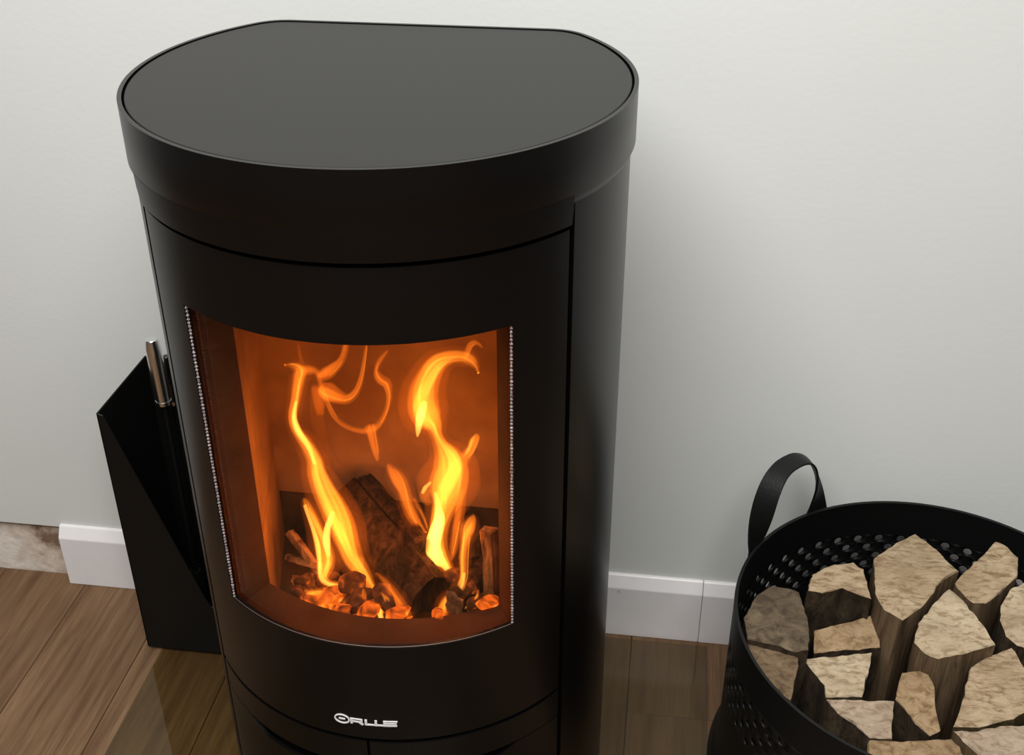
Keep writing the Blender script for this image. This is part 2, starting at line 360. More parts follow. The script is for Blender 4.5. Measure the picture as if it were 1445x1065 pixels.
# lettering on the door: ring with a bar, then R, L, U, E strokes, bent round the door
def strokes(name, segs, w, parent, mat):
    V = []; F = []
    for seg in segs:
        ww = 0.88*(seg[4] if len(seg) > 4 else w)
        (x0, y0, x1, y1) = seg[:4]; dx, dy = x1-x0, y1-y0; L = hypot(dx, dy); nx, ny = -dy/L*ww/2, dx/L*ww/2
        quad = [(x0+nx, y0+ny), (x1+nx, y1+ny), (x1-nx, y1-ny), (x0-nx, y0-ny)]; k = len(V)
        for R in (0.2505, 0.2496): V += [cp(R, math.degrees(x/0.2497), y) for x, y in quad]
        F += [(k, k+1, k+2, k+3), (k+7, k+6, k+5, k+4)] + [(k+i, k+4+i, k+4+(i+1) % 4, k+(i+1) % 4) for i in range(4)]
    return mesh(name, V, F, mat, parent)
LX, LZ = -0.0275, 0.3725
ring = []
for i in range(28):
    a0, a1 = 2*pi*i/28, 2*pi*(i+1)/28
    ring.append((LX+0.0083*cos(a0), LZ+0.0062*sin(a0), LX+0.0083*cos(a1), LZ+0.0062*sin(a1), 0.0019))
ring.append((LX-0.0036, LZ+0.0001, LX+0.0036, LZ+0.0001, 0.0021))
lz0, lz1 = 0.3678, 0.3762
def H(x, z0, x1, z1, w=0.0021): return (x, z0, x1, z1, w)
segs = ring + [
  H(-0.0165, lz0, -0.0165, lz1, .0030), H(-0.0165, lz1-.0009, -0.0048, lz1-.0009), H(-0.0165, lz0+.0036, -0.0048, lz0+.0036), H(-0.0050, lz0+.0030, -0.0050, lz1-.0004, .0026), H(-0.0080, lz0+.0036, -0.0035, lz0, .0026),
  H(0.0000, lz0, 0.0000, lz1, .0030), H(0.0000, lz0+.0011, 0.0225, lz0+.0011, .0024), H(0.0112, lz0, 0.0112, lz1, .0030),
  H(0.0210, lz0, 0.0210, lz1, .0036), H(0.0210, lz1-.0010, 0.0352, lz1-.0010), H(0.0210, lz0+.0042, 0.0340, lz0+.0042, .0018), H(0.0210, lz0+.0010, 0.0345, lz0+.0010, .0024)]
logo = strokes('lettering', segs, 0.0021, door, M['logo']); logo['label'] = 'silver ring mark and letters R L U E'
# lower doors with a slit and a scooped finger grip
for s in (-1, 1):
    a0, a1 = (-G, -0.35) if s < 0 else (0.35, G)
    curved('grip_strip', 0.2497, a0, a1, (0.3015, 0.3405), 0.005, M['steel'])
    aa = arc(a0, a1, 1.5)
    def scoop(a):
        t = (abs(a)-11.0)/(40.0-11.0)
        return 0.0 if t <= 0 or t >= 1 else 0.0155*min(1, 4.5*t, 4.5*(1-t))
    shell('lower_door', [[cp(0.2497, a, z) for a in aa] for z in (0.045, 0.20)] + [[cp(0.2497, a, 0.3000-scoop(a)) for a in aa]], 0.005, M['steel'], stove)
curved('plinth', 0.240, -62, 62, (0.0064, 0.042), 0.004, M['steel'])
# carcass behind the gaps, open where the window is
Ac = arc(-64, -41, 4)[:-1] + arc(-41, 41, 4)[:-1] + arc(41, 64, 4)
holed('carcass', 0.2365, Ac, [0.03, 0.20, 0.452, 0.66, 0.885, 0.958], lambda a, z: abs(a) < 41 and 0.452 < z < 0.885, 0.004, M['carcass'], stove)
# fire chamber
fb = empty('fire_chamber'); fb.parent = stove
def pl(name, pts, z0, z1, mat): return prism(name, [(x, y-SY) for x, y in pts], z0-Z0, z1-Z0, mat, fb)
JX, JY, BX, BY = 0.134, -0.4720, 0.176, -0.300
for s in (-1, 1):
    P = lambda L: [(s*x, y) for x, y in L]
    pl('door_jamb', P([(0.157, -0.5170), (JX, JY), (JX+0.012, JY+0.006), (0.176, -0.506)]), 0.452, 0.90, M['lining'])
    mid = ((JX+BX)/2, (JY+BY)/2)
    pl('brick', P([(JX, JY+0.001), (BX, BY), (BX+0.02, BY), (JX+0.018, JY-0.001)]), 0.395, 0.535, M['brick'])
    pl('brick', P([(JX, JY+0.001), (BX, BY), (BX+0.02, BY), (JX+0.018, JY-0.001)]), 0.537, 0.90, M['brick'])
pl('brick', [(-BX-.02, BY), (-0.001, BY), (-0.001, BY+0.025), (-BX-.02, BY+0.025)], 0.395, 0.462, M['darkbrick'])  # lower back course in a darker brick than the upper one
pl('brick', [(0.001, BY), (BX+.02, BY), (BX+.02, BY+0.025), (0.001, BY+0.025)], 0.395, 0.462, M['darkbrick'])
pl('brick', [(-BX-.02, BY), (BX+.02, BY), (BX+.02, BY+0.025), (-BX-.02, BY+0.025)], 0.464, 0.90, M['brick'])
pl('baffle', [(-.145, -0.49), (.145, -0.49), (BX+.02, BY+0.025), (-BX-.02, BY+0.025)], 0.902, 0.915, M['darkbrick'])
pl('grate', [(-.145, -0.50), (.145, -0.50), (BX+.02, BY+0.025), (-BX-.02, BY+0.025)], 0.383, 0.395, M['darkbrick'])
front = [(0.2355*sin(radians(a)), SY-0.2355*cos(radians(a))) for a in arc(-40.5, 40.5, 3)]
back = [(JX*t, JY-0.040*(1-t*t)) for t in [1-i/8 for i in range(17)]]
pl('log_ledge', front+back, 0.396, 0.464, M['lining'])

# ------------------------------------------------------------------ logs, generic split log built along an axis
def rough_log(name, cap, axis, mat_side, mat_end, segs=7, amp=0.003, taper=0.96, end_amp=0.004, seed=0.0, two_ends=False):
    """cap: ordered 3-D polygon of the cut end; axis: vector from that end to the far end."""
    cap = [Vector(p) for p in cap]; c = sum(cap, Vector())/len(cap); axis = Vector(axis); d = axis.normalized()
    per = []; n = len(cap); tot = sum((cap[(i+1) % n]-cap[i]).length for i in range(n)); step = tot/44
    for i in range(n):
        k = max(1, int(round((cap[(i+1) % n]-cap[i]).length/step)))
        for j in range(k): per.append(cap[i].lerp(cap[(i+1) % n], j/k))
    n = len(per); sv = Vector((seed*3.7, seed*1.3, seed*7.1))
    def nz(p, f): return noise.noise((p+sv)*f)
    V = []; F = []
    for k in range(segs+1):
        t = k/segs
        for p in per:
            q = c + (p-c)*(1-(1-taper)*t) + axis*t; o = (p-c).normalized()
            e = p + axis*(t*0.25)
            V.append(q + o*(amp*nz(e, 55)+amp*0.7*nz(e, 140) - (0.0012 if k == 0 else 0)) + d*0.0)
    for k in range(segs):
        for i in range(n): F.append((k*n+i, k*n+(i+1) % n, (k+1)*n+(i+1) % n, (k+1)*n+i))
    F.append(tuple(range(segs*n, segs*n+n)))
    co = Vector((c.x, c.y, c.z)); V = [v-co for v in V]
    body = mesh(name, V, F, mat_side); body.location = co; auto_smooth(body, 45)
    # cut end: rings towards the centre with split relief
    V = []; F = []; rings = (1.0, 0.97, 0.86, 0.68, 0.46, 0.22)
    for ri, s in enumerate(rings):
        for p in per:
            o = (p-c).normalized(); q = c+(p-c)*s
            edge = o*(amp*nz(p, 55)+amp*0.7*nz(p, 140)-0.0012)*s
            h = end_amp*(nz(q, 28)*0.9+nz(q, 75)*0.6+nz(Vector((q.x*40, q.y*220, q.z*60)), 1)*0.35)
            V.append(q + edge - d*(0.0 if ri == 0 else 0.0012+h))
    for k in range(len(rings)-1):
        for i in range(n): F.append((k*n+i, k*n+(i+1) % n, (k+1)*n+(i+1) % n, (k+1)*n+i))
    V.append(c-d*0.001); F += [((len(rings)-1)*n+i, (len(rings)-1)*n+(i+1) % n, len(V)-1) for i in range(n)]
    e = mesh('cut_end', [v-co for v in V], F, mat_end, body); auto_smooth(e, 50)
    return body

# ------------------------------------------------------------------ fire: logs, embers, flames, the light they give
def round_cap(c, axis, r, k=9, squash=1.0, seed=0):
    d = Vector(axis).normalized(); a = d.cross(Vector((0, 0, 1))).normalized(); b_ = d.cross(a); rnd = random.Random(seed)
    return [Vector(c)+(a*cos(2*pi*i/k)+b_*sin(2*pi*i/k)*squash)*r*rnd.uniform(0.86, 1.1) for i in range(k)]
def fire_log(p0, p1, r, label, ms, me_, name='burning_log', squash=1.0, seed=0, amp=0.004, k=9):
    p0, p1 = Vector(p0), Vector(p1)
    o = rough_log(name, round_cap(p0, p1-p0, r, k, squash, seed), p1-p0, ms, me_, 8, amp, 0.92, 0.004, seed)
    return tag(o, label, 'firewood')
A0 = at_y(607, 838, -0.462); A1 = at_y(492, 700, -0.335)
fire_log(A0, A1, 0.030, 'big charred log leaning diagonally in the middle of the fire', M['char'], M['char'], seed=3)
fire_log(at_y(596, 775, -0.425), at_y(515, 682, -0.325), 0.016, 'thinner scorched log resting along the big charred log in the fire', M['char'], M['char'], seed=5, k=6)
fire_log(at_y(640, 852, -0.478), at_y(690, 800, -0.40), 0.0155, 'short burning log at the right front of the fire', M['char'], M['hotwood'], seed=8)
fire_log(at_y(694, 842, -0.440), at_y(688, 748, -0.43), 0.011, 'upright scorched split against the right fire wall', M['hotwood'], M['hotwood'], seed=9, k=4)
fire_log(at_y(409, 752, -0.40), at_y(452, 808, -0.43), 0.0065, 'upper thin stick at the left of the fire', M['hotwood'], M['hotwood'], 'kindling_stick', seed=11, k=5, amp=0.0015)
fire_log(at_y(407, 786, -0.41), at_y(455, 800, -0.43), 0.0065, 'middle thin stick at the left of the fire', M['hotwood'], M['hotwood'], 'kindling_stick', seed=12, k=5, amp=0.0015)
fire_log(at_y(411, 817, -0.44), at_y(470, 832, -0.43), 0.0065, 'lowest thin stick at the left of the fire', M['hotwood'], M['hotwood'], 'kindling_stick', seed=13, k=5, amp=0.0015)
fire_log(at_y(452, 806, -0.39), at_y(530, 800, -0.37), 0.022, 'dark log lying behind the flames at the left of the fire', M['char'], M['char'], seed=15)
fire_log(at_y(560, 790, -0.36), at_y(680, 770, -0.34), 0.024, 'dark log lying at the back right of the fire', M['char'], M['char'], seed=16)
embers = [(420, 838, -0.475, .013), (446, 846, -0.485, .017), (470, 838, -0.48, .014), (482, 858, -0.492, .013), (505, 848, -0.48, .017), (520, 862, -0.495, .014),
          (545, 846, -0.48, .016), (560, 864, -0.497, .013), (498, 822, -0.46, .016), (460, 818, -0.45, .013), (428, 818, -0.46, .010), (668, 852, -0.478, .010), (686, 850, -0.475, .012), (620, 868, -0.495, .010), (660, 828, -0.45, .012), (640, 812, -0.43, .013)]
for i, (u, v_, y, r) in enumerate(embers):
    p = at_y(u, v_, y); bm = bmesh.new(); rnd = random.Random(i+40)
    for _ in range(16):
        d = Vector((rnd.gauss(0, 1), rnd.gauss(0, 1), rnd.gauss(0, 1))).normalized(); bm.verts.new(Vector((d.x*1.55, d.y, d.z*0.8))*r*rnd.uniform(0.85, 1.1))
    res = bmesh.ops.convex_hull(bm, input=bm.verts); bmesh.ops.delete(bm, geom=[g for g in res['geom_interior'] if isinstance(g, bmesh.types.BMVert)], context='VERTS')
    me = bpy.data.meshes.new('ember'); bm.to_mesh(me); bm.free(); o = link('ember', me, M['ember'] if i in (1, 2, 3, 5, 7, 12, 13) else M['warm']); o.location = p; o.rotation_euler = (0, rnd.uniform(-.5, .5), rnd.uniform(-1.2, 1.2))
    bevel(o, r*0.18, 2, 15); auto_smooth(o, 25)
    hot = i in (1, 2, 3, 5, 7, 12, 13); where = 'left' if u < 495 else 'middle' if u < 600 else 'right'
    tag(o, ('bright orange glowing ember' if hot else 'dark charcoal lump')+' in the '+where+' of the fire bed', 'ember' if hot else 'charcoal', ('glowing embers' if hot else 'charcoal lumps')+' in the '+where+' of the fire bed')

def catmull(P, k):
    out = []
    for i in range(len(P)-1):
        p0, p1, p2, p3 = P[max(i-1, 0)], P[i], P[i+1], P[min(i+2, len(P)-1)]
        for j in range(k):
            t = j/k; out.append([0.5*(2*b_+(c-a)*t+(2*a-5*b_+4*c-d)*t*t+(3*b_-a-3*c+d)*t**3) for a, b_, c, d in zip(p0, p1, p2, p3)])
    out.append(list(P[-1])); return out
def tongue(P, y, mat, parent, name='tongue', wmul=1.0, flat=0.75, lean=0.0):
    """P: list of (u, v, width_px) along the tongue; laid in depth y with a round body of real thickness."""
    C = catmull([tuple(map(float, p)) for p in P], 6); V = []; F = []; seg = 12; pts = []
    for i, (u, v_, w) in enumerate(C):
        yy = y + lean*(i/len(C)) + 0.006*noise.noise(Vector((u*.02, v_*.02, y*50)))
        p = at_y(u, v_, yy); px = (p-CAM).dot(FWD)/FPX; pts.append((p, max(w, 1.2)*0.56*px*wmul))
    n = len(pts)
    for i, (p, r) in enumerate(pts):
        t = (pts[min(i+1, n-1)][0]-pts[max(i-1, 0)][0]).normalized(); bdir = Vector((0.12, -1, 0.35)); bdir = (bdir-t*bdir.dot(t)).normalized(); a = t.cross(bdir)
        for k in range(seg): V.append(p + a*(cos(2*pi*k/seg)*r) + bdir*(sin(2*pi*k/seg)*max(r*flat, 0.0018)))
    for i in range(n-1):
        for k in range(seg): F.append((i*seg+k, i*seg+(k+1) % seg, (i+1)*seg+(k+1) % seg, (i+1)*seg+k))
    F += [tuple(range(seg))[::-1], tuple(range((n-1)*seg, n*seg))]
    o = 0
    base = parent.location if parent is not None else Vector()
    return mesh(name, [v_-base for v_ in V], F, FL[mat], parent, smooth=True)
def flame(label, base, parts):
    root = empty('flame', base); tag(root, label, 'flame')
    for j, (P, y, mat, kw) in enumerate(parts):
        tongue(P, y, mat, root, **kw)
        if mat not in ('body', 'soft') or len(P) < 4: continue
        rnd = random.Random(j*7+int(P[0][0])); D = catmull([tuple(map(float, p)) for p in P], 3)
        def inner(m2, frac, side, wob, y2, a=0.0, z=1.0, nm='inner_tongue', wmax=99.0):
            ph = rnd.uniform(0, 6); fr = rnd.uniform(0.16, 0.30); S = []; a0 = int(a*len(D)); a1 = max(a0+4, int(z*len(D)))
            for i in range(a0, min(a1, len(D))):
                u, v_, w = D[i]; u2, v2, _ = D[min(i+1, len(D)-1)]; u1, v1, _ = D[max(i-1, 0)]; L = hypot(u2-u1, v2-v1) or 1
                o = w*(side+wob*sin(ph+i*fr)); k = (i-a0)/max(1, a1-a0-1)
                S.append((u-(v2-v1)/L*o, v_+(u2-u1)/L*o, max(1.2, min(wmax, w*frac)*min(1, 3*sin(pi*(0.03+0.94*k))))))
            if len(S) > 3: tongue(S[::2]+([S[-1]] if len(S) % 2 == 0 else []), y2, m2, root, name=nm, flat=0.8)
        if mat == 'body':
            inner('body2', 0.72, 0.0, 0.10, y-0.001); inner('body3', 0.38, 0.0, 0.20, y-0.003, 0.02, 0.86)
            for q in range(3): inner('strand', 0.16, rnd.uniform(-0.38, 0.38), 0.12, y-0.004+0.004*q, rnd.uniform(0, .3), rnd.uniform(.7, 1), 'filament', 4.5)
        else:
            inner('soft2', 0.60, 0.0, 0.14, y-0.001); inner('strand', 0.14, rnd.uniform(-0.3, 0.3), 0.12, y+0.002, rnd.uniform(0, .4), rnd.uniform(.6, 1), 'filament', 2.6)
    return root
E_ = lambda u, v_, y: at_y(u, v_, y)
main_l = [(541, 874, 8), (535, 855, 13), (526, 832, 12), (512, 808, 21), (499, 788, 28), (491, 767, 31), (482, 742, 37), (470, 716, 36), (457, 692, 31), (447, 668, 26), (444, 650, 22), (432, 626, 19), (418, 606, 14), (413, 588, 13), (417, 565, 14), (421, 539, 17), (423, 523, 18), (414, 516, 10), (402, 515, 3)]
flame('tall left flame twisting up to a hooked tip behind the glass', E_(541, 874, -0.44), [
  (main_l, -0.43, 'body', {}), (main_l, -0.43, 'haze', dict(name='glow', wmul=1.7)),
  ([(444, 655, 5), (436, 632, 7), (421, 608, 9), (415, 588, 7), (418, 566, 4)], -0.432, 'core', dict(name='core')),
  ([(470, 722, 6), (462, 745, 9), (461, 765, 10), (464, 785, 5)], -0.436, 'core', dict(name='core')),
  ([(500, 812, 8), (505, 800, 16), (508, 786, 10)], -0.44, 'body', dict(name='lick')),
  ([(538, 872, 7), (533, 856, 7), (527, 838, 4)], -0.45, 'core', dict(name='core')),
  ([(424, 524, 14), (436, 522, 14), (448, 526, 10), (455, 548, 9), (464, 572, 8), (474, 590, 8), (490, 602, 8), (510, 608, 9), (522, 606, 13)], -0.42, 'soft', {}),
  ([(522, 606, 14), (533, 600, 10), (543, 584, 8), (549, 562, 9), (546, 542, 14), (536, 534, 14), (531, 522, 8), (536, 508, 8), (547, 494, 5)], -0.42, 'soft', {}),
  ([(448, 530, 8), (458, 528, 18), (470, 520, 16), (482, 508, 11), (488, 489, 10), (489, 478, 8)], -0.415, 'soft', {}),
  ([(452, 545, 16), (462, 552, 26), (478, 560, 20), (492, 562, 14), (504, 550, 10), (511, 528, 8), (515, 500, 6), (517, 486, 4)], -0.41, 'soft', {}),
  ([(522, 600, 16), (526, 618, 13), (530, 636, 11), (533, 650, 5)], -0.42, 'soft', {}),
  ([(452, 585, 10), (450, 565, 16), (446, 545, 14)], -0.42, 'soft', {}),
  ([(450, 545, 10), (447, 580, 10), (452, 610, 8), (462, 640, 6), (478, 660, 4)], -0.415, 'haze', dict(name='glow', wmul=2)),
  ([(427, 513, 5), (423, 500, 5), (421, 486, 4)], -0.42, 'soft', {})])
main_s = [(479, 866, 14), (490, 850, 15), (489, 834, 13), (478, 826, 11), (463, 822, 11), (456, 812, 17), (460, 792, 25), (455, 768, 23), (447, 744, 17), (438, 722, 13), (431, 708, 9), (428, 703, 4)]
flame('short left flame with a pale edge and a curled foot', E_(479, 866, -0.47), [
  (main_s, -0.462, 'body', {}), (main_s, -0.462, 'haze', dict(name='glow', wmul=1.8)),
  ([(487, 840, 4), (478, 828, 6), (462, 823, 6), (453, 814, 6), (451, 792, 6), (448, 768, 7), (441, 745, 5), (433, 722, 5), (430, 712, 5)], -0.468, 'core', dict(name='core')),
  ([(430, 842, 10), (446, 838, 16), (464, 842, 18), (480, 850, 10)], -0.475, 'body', dict(name='lick')),
  ([(458, 868, 12), (450, 854, 18), (442, 842, 14), (430, 832, 5)], -0.475, 'body', dict(name='lick'))])
main_r = [(641, 823, 6), (634, 805, 16), (622, 788, 26), (618, 768, 26), (619, 746, 26), (624, 724, 30), (630, 706, 40), (632, 686, 52), (636, 664, 48), (632, 646, 40), (622, 628, 22), (615, 612, 18), (611, 600, 26), (602, 588, 40), (597, 572, 42), (598, 552, 39), (606, 530, 32), (616, 514, 27), (632, 505, 20), (650, 503, 17), (664, 508, 16), (672, 517, 9), (675, 526, 3)]
flame('tall right flame curving over to the right at its top', E_(641, 823, -0.44), [
  (main_r, -0.42, 'body', dict(flat=0.55)), (main_r, -0.42, 'haze', dict(name='glow', wmul=1.6)),
  ([(655, 646, 16), (664, 634, 13), (669, 622, 14), (675, 613, 8)], -0.42, 'body', dict(name='lick')),
  ([(640, 664, 20), (648, 655, 18), (656, 645, 14)], -0.42, 'soft', dict(name='lick')),
  ([(656, 507, 10), (659, 497, 9), (664, 487, 10), (672, 484, 8), (681, 491, 3)], -0.42, 'soft', dict(name='lick')),
  ([(638, 815, 4), (628, 798, 10), (616, 786, 20), (611, 770, 20), (615, 750, 18), (620, 732, 15), (618, 714, 9), (614, 694, 5)], -0.425, 'core', dict(name='core')),
  ([(600, 566, 6), (596, 578, 11), (592, 592, 11), (590, 608, 7), (589, 616, 2)], -0.425, 'core', dict(name='core')),
  ([(604, 690, 10), (599, 700, 15), (606, 712, 8)], -0.42, 'body', dict(name='lick')),
  ([(608, 680, 3), (600, 688, 6), (596, 696, 4)], -0.425, 'core', dict(name='core')),
  ([(636, 790, 6), (640, 775, 12), (645, 745, 14), (650, 715, 14), (652, 690, 12)], -0.42, 'soft', dict(name='lick'))])
main_m = [(601, 752, 5), (592, 744, 12), (582, 728, 17), (575, 710, 18), (570, 692, 18), (562, 676, 20), (553, 664, 14), (547, 655, 6)]
flame('small pale orange flame between the two tall flames', E_(601, 752, -0.40), [
  (main_m, -0.40, 'soft', {}), (main_m, -0.40, 'haze', dict(name='glow', wmul=1.6)), ([(604, 748, 3), (598, 730, 6), (590, 714, 7), (584, 702, 4)], -0.402, 'soft', dict(name='lick'))])
main_b = [(622, 870, 14), (630, 850, 17), (646, 834, 13), (654, 814, 11), (654, 788, 13), (656, 764, 14), (660, 746, 20), (666, 733, 12), (668, 726, 4)]
flame('small flame rising beside the short log at the right', E_(622, 870, -0.47), [
  (main_b, -0.462, 'body', {}), (main_b, -0.462, 'haze', dict(name='glow', wmul=1.7)),
  ([(651, 862, 4), (664, 852, 6), (673, 842, 6), (675, 832, 3)], -0.47, 'body', dict(name='lick')),
  ([(642, 842, 5), (652, 826, 5), (655, 808, 4)], -0.466, 'core', dict(name='core')),
  ([(684, 852, 5), (694, 846, 10), (701, 848, 8)], -0.46, 'body', dict(name='lick'))])
main_f = [(578, 872, 10), (568, 856, 15), (556, 838, 14), (543, 820, 10), (530, 808, 4)]
flame('low flame along the foot of the big charred log', E_(578, 872, -0.48), [(main_f, -0.478, 'soft', {}), (main_f, -0.478, 'haze', dict(name='glow', wmul=1.8)),
  ([(498, 868, 8), (506, 854, 13), (513, 842, 10), (512, 830, 4)], -0.484, 'soft', dict(name='lick')), ([(548, 873, 9), (552, 860, 13), (546, 846, 9), (538, 836, 3)], -0.486, 'body', dict(name='lick')),
  ([(476, 868, 10), (468, 856, 12), (470, 846, 9), (480, 838, 4)], -0.486, 'body', dict(name='lick')), ([(424, 846, 6), (434, 852, 12), (446, 858, 14), (460, 864, 8)], -0.480, 'soft', dict(name='lick'))])
def fire_light(loc, power, rad):
    l = bpy.data.lights.new('fire_glow', 'POINT'); l.energy = power; l.color = (1.0, 0.235, 0.03); l.shadow_soft_size = rad
    o = bpy.data.objects.new('fire_glow', l); COL.objects.link(o); o.location = loc
fire_light(at_y(470, 735, -0.43), 0.27, 0.02); fire_light(at_y(618, 740, -0.43), 0.31, 0.02); fire_light(at_y(600, 585, -0.43), 0.11, 0.02); fire_light(at_y(430, 600, -0.43), 0.10, 0.015)

# ------------------------------------------------------------------ fire tool box behind the stove, left
tb = tag(empty('fire_tool_box', (-0.4916, -0.1505, 0.0062)), 'black sheet metal fire tool box with a diagonal cut front, left of the stove', 'tool box')
X0, X1, YF, YB, T = -0.4930, -0.2900, -0.1505, -0.0225, 0.0025
def w2(p): return (p[0]+0.4916, p[1]+0.1505, p[2]-0.0062)
def sheet(name, quad, nrm, mat=M['boxblack']):
    q = [Vector(p) for p in quad]; nv = Vector(nrm)*T; n = len(q)
    V = [w2(p) for p in q]+[w2(p+nv) for p in q]
    F = [tuple(range(n)), tuple(range(2*n-1, n-1, -1))]+[(i, i+n, (i+1) % n+n, (i+1) % n) for i in range(n)]
    return bevel(mesh(name, V, F, mat, tb), 0.0006, 1)
XB = -0.4700
sheet('front_panel', [(X0, YF, 0.0064), (X1, YF, 0.0064), (X1, YF, 0.085), (-0.372, YF, 0.106), (-0.379, YF, 0.1216), (-0.4835, YF, 0.4545), (X0, YF, 0.4580)], (0, 1, 0))
sheet('side_panel', [(X0, YF, 0.0064), (XB, YB, 0.0064), (XB, YB, 0.4805), (X0, YF, 0.4580)], (1, 0, 0))
sheet('back_panel', [(XB, YB, 0.0064), (X1, YB, 0.0064), (X1, YB, 0.470), (XB, YB, 0.4805)], (0, -1, 0))
sheet('side_panel', [(X1, YF, 0.0064), (X1, YB, 0.0064), (X1, YB, 0.470), (X1, YF, 0.085)], (-1, 0, 0))
sheet('bottom_panel', [(X0+.003, YF+.003, 0.0066), (X1-.003, YF+.003, 0.0066), (X1-.003, YB-.003, 0.0066), (XB+.003, YB-.003, 0.0066)], (0, 0, 1))
def bolt(name, c, r, mat, label=None):
    return tube(name, [w2(Vector(c)+Vector((0, 0.003, 0))), w2(Vector(c)+Vector((0, -0.004, 0)))], r, mat, tb, 10)
bolt('rivet', at_y(212, 562, YB-0.004), 0.003, M['chrome'])
YT = -0.075
def tool(label, u0, v0, u1, v1, y, r, mh, mat, head):
    a = at_y(u0, v0, y); c = at_y(u1, v1, y); root = tag(empty('fire_tool', (c.x, c.y, 0.0095)), label, 'fire tool'); L = lambda p: Vector(p)-root.location
    o = tube('handle', [L(a-Vector((0, 0, i*0.0012))) if i < 1 else L(a.lerp(c, i/8)-Vector((0, 0, 0.002))) for i in range(9)], [r*0.8]+[r]*8, mat, root, 16); bevel(o, 0.001)
    tube('collar', [L(c+Vector((0, 0, 0.002))), L(c-Vector((0, 0, 0.004)))], r*1.05, M['chrome'], root, 16)
    tube('shaft', [L(c), L((c.x, c.y, 0.10))], 0.0045, M['boxblack'], root, 8)
    if head == 'brush': tube('brush_head', [L((c.x, c.y, 0.12)), L((c.x, c.y, 0.10)), L((c.x, c.y, 0.0097))], [0.009, 0.013, 0.015], M['boxblack'], root, 16)
    else:
        V = [L((c.x+dx, c.y+dy, z)) for z, w in ((0.10, 0.012), (0.0097, 0.014)) for dx, dy in ((-w, -0.002), (w, -0.002), (w, 0.002), (-w, 0.002))]
        mesh('shovel_blade', V, [(0, 1, 2, 3), (7, 6, 5, 4), (0, 4, 5, 1), (1, 5, 6, 2), (2, 6, 7, 3), (3, 7, 4, 0)], M['boxblack'], root)
tool('fire tool with a bright chrome handle standing in the black tool box', 213.5, 478, 231, 565, -0.085, 0.0112, M['chrome'], M['chrome'], 'brush')
tool('fire tool with a dark handle half hidden behind the stove', 234, 502, 245.5, 566, -0.048, 0.0066, M['darkchrome'], M['darkchrome'], 'shovel')

# ------------------------------------------------------------------ log basket
BXC, BYC, BR, BH = 0.6669, -0.2839, 0.2538, 0.3257
bk = tag(empty('log_basket', (BXC, BYC, 0.0)), 'round black perforated log basket with a loop handle, filled with firewood', 'basket')
def bp(R, deg, z): a = radians(deg); return (R*cos(a), R*sin(a), z)
def perforated(name, rows, holes, hr, R, t):
    """band of square cells, every other row shifted by half a cell, each with a round hole."""
    da = 360.0/holes; V = []; F = []; dz = rows[1]-rows[0]
    for ri, zc in enumerate(rows):
        off = da/2 if ri % 2 else 0.0
        for h in range(holes):
            ac = h*da+off+3.4; sq = []; hl = []; k0 = len(V)
            for k in range(16):
                th = 2*pi*k/16+pi/4; cx, cz = cos(th), sin(th); mx = max(abs(cx), abs(cz))
                V.append(bp(R, ac+cx/mx*da/2, zc+cz/mx*dz/2))
            for k in range(16):
                th = 2*pi*k/16+pi/4; V.append(bp(R, ac+math.degrees(cos(th)*hr/R), zc+sin(th)*hr))
            for k in range(16): F.append((k0+k, k0+(k+1) % 16, k0+16+(k+1) % 16, k0+16+k))
    me = bpy.data.meshes.new(name); me.from_pydata(V, [], F); me.update()
    bm = bmesh.new(); bm.from_mesh(me); bmesh.ops.remove_doubles(bm, verts=bm.verts, dist=0.0002); bmesh.ops.recalc_face_normals(bm, faces=bm.faces); bm.to_mesh(me); bm.free()
    o = link(name, me, M['rubber'], bk); s = o.modifiers.new('thick', 'SOLIDIFY'); s.thickness = t; s.offset = -1
    for p in me.polygons: p.use_smooth = True
    return o
DZ = 0.0163; rows = [0.2595-DZ*i for i in range(5)][::-1]
perforated('perforated_wall', rows, 50, 0.0063, BR, 0.0035)
zt, zb = rows[-1]+DZ/2, rows[0]-DZ/2
def bring(name, prof_, t, mat=M['rubber']):
    return shell(name, [[bp(R, a, z) for a in [i*3.6 for i in range(100)]] for R, z in prof_], t, mat, bk, closed=True)
rim = bring('rim_band', [(BR, zt), (BR, BH-0.025), (BR+0.0004, BH-0.004), (BR, BH)], 0.0042)
bring('base_band', [(BR+0.010, 0.002), (BR+0.012, 0.035), (BR+0.006, 0.055), (BR, 0.07), (BR, zb)], 0.004)
prism('basket_bottom', [bp(BR-0.001, i*6, 0)[:2] for i in range(60)], 0.001, 0.008, M['rubber'], bk)
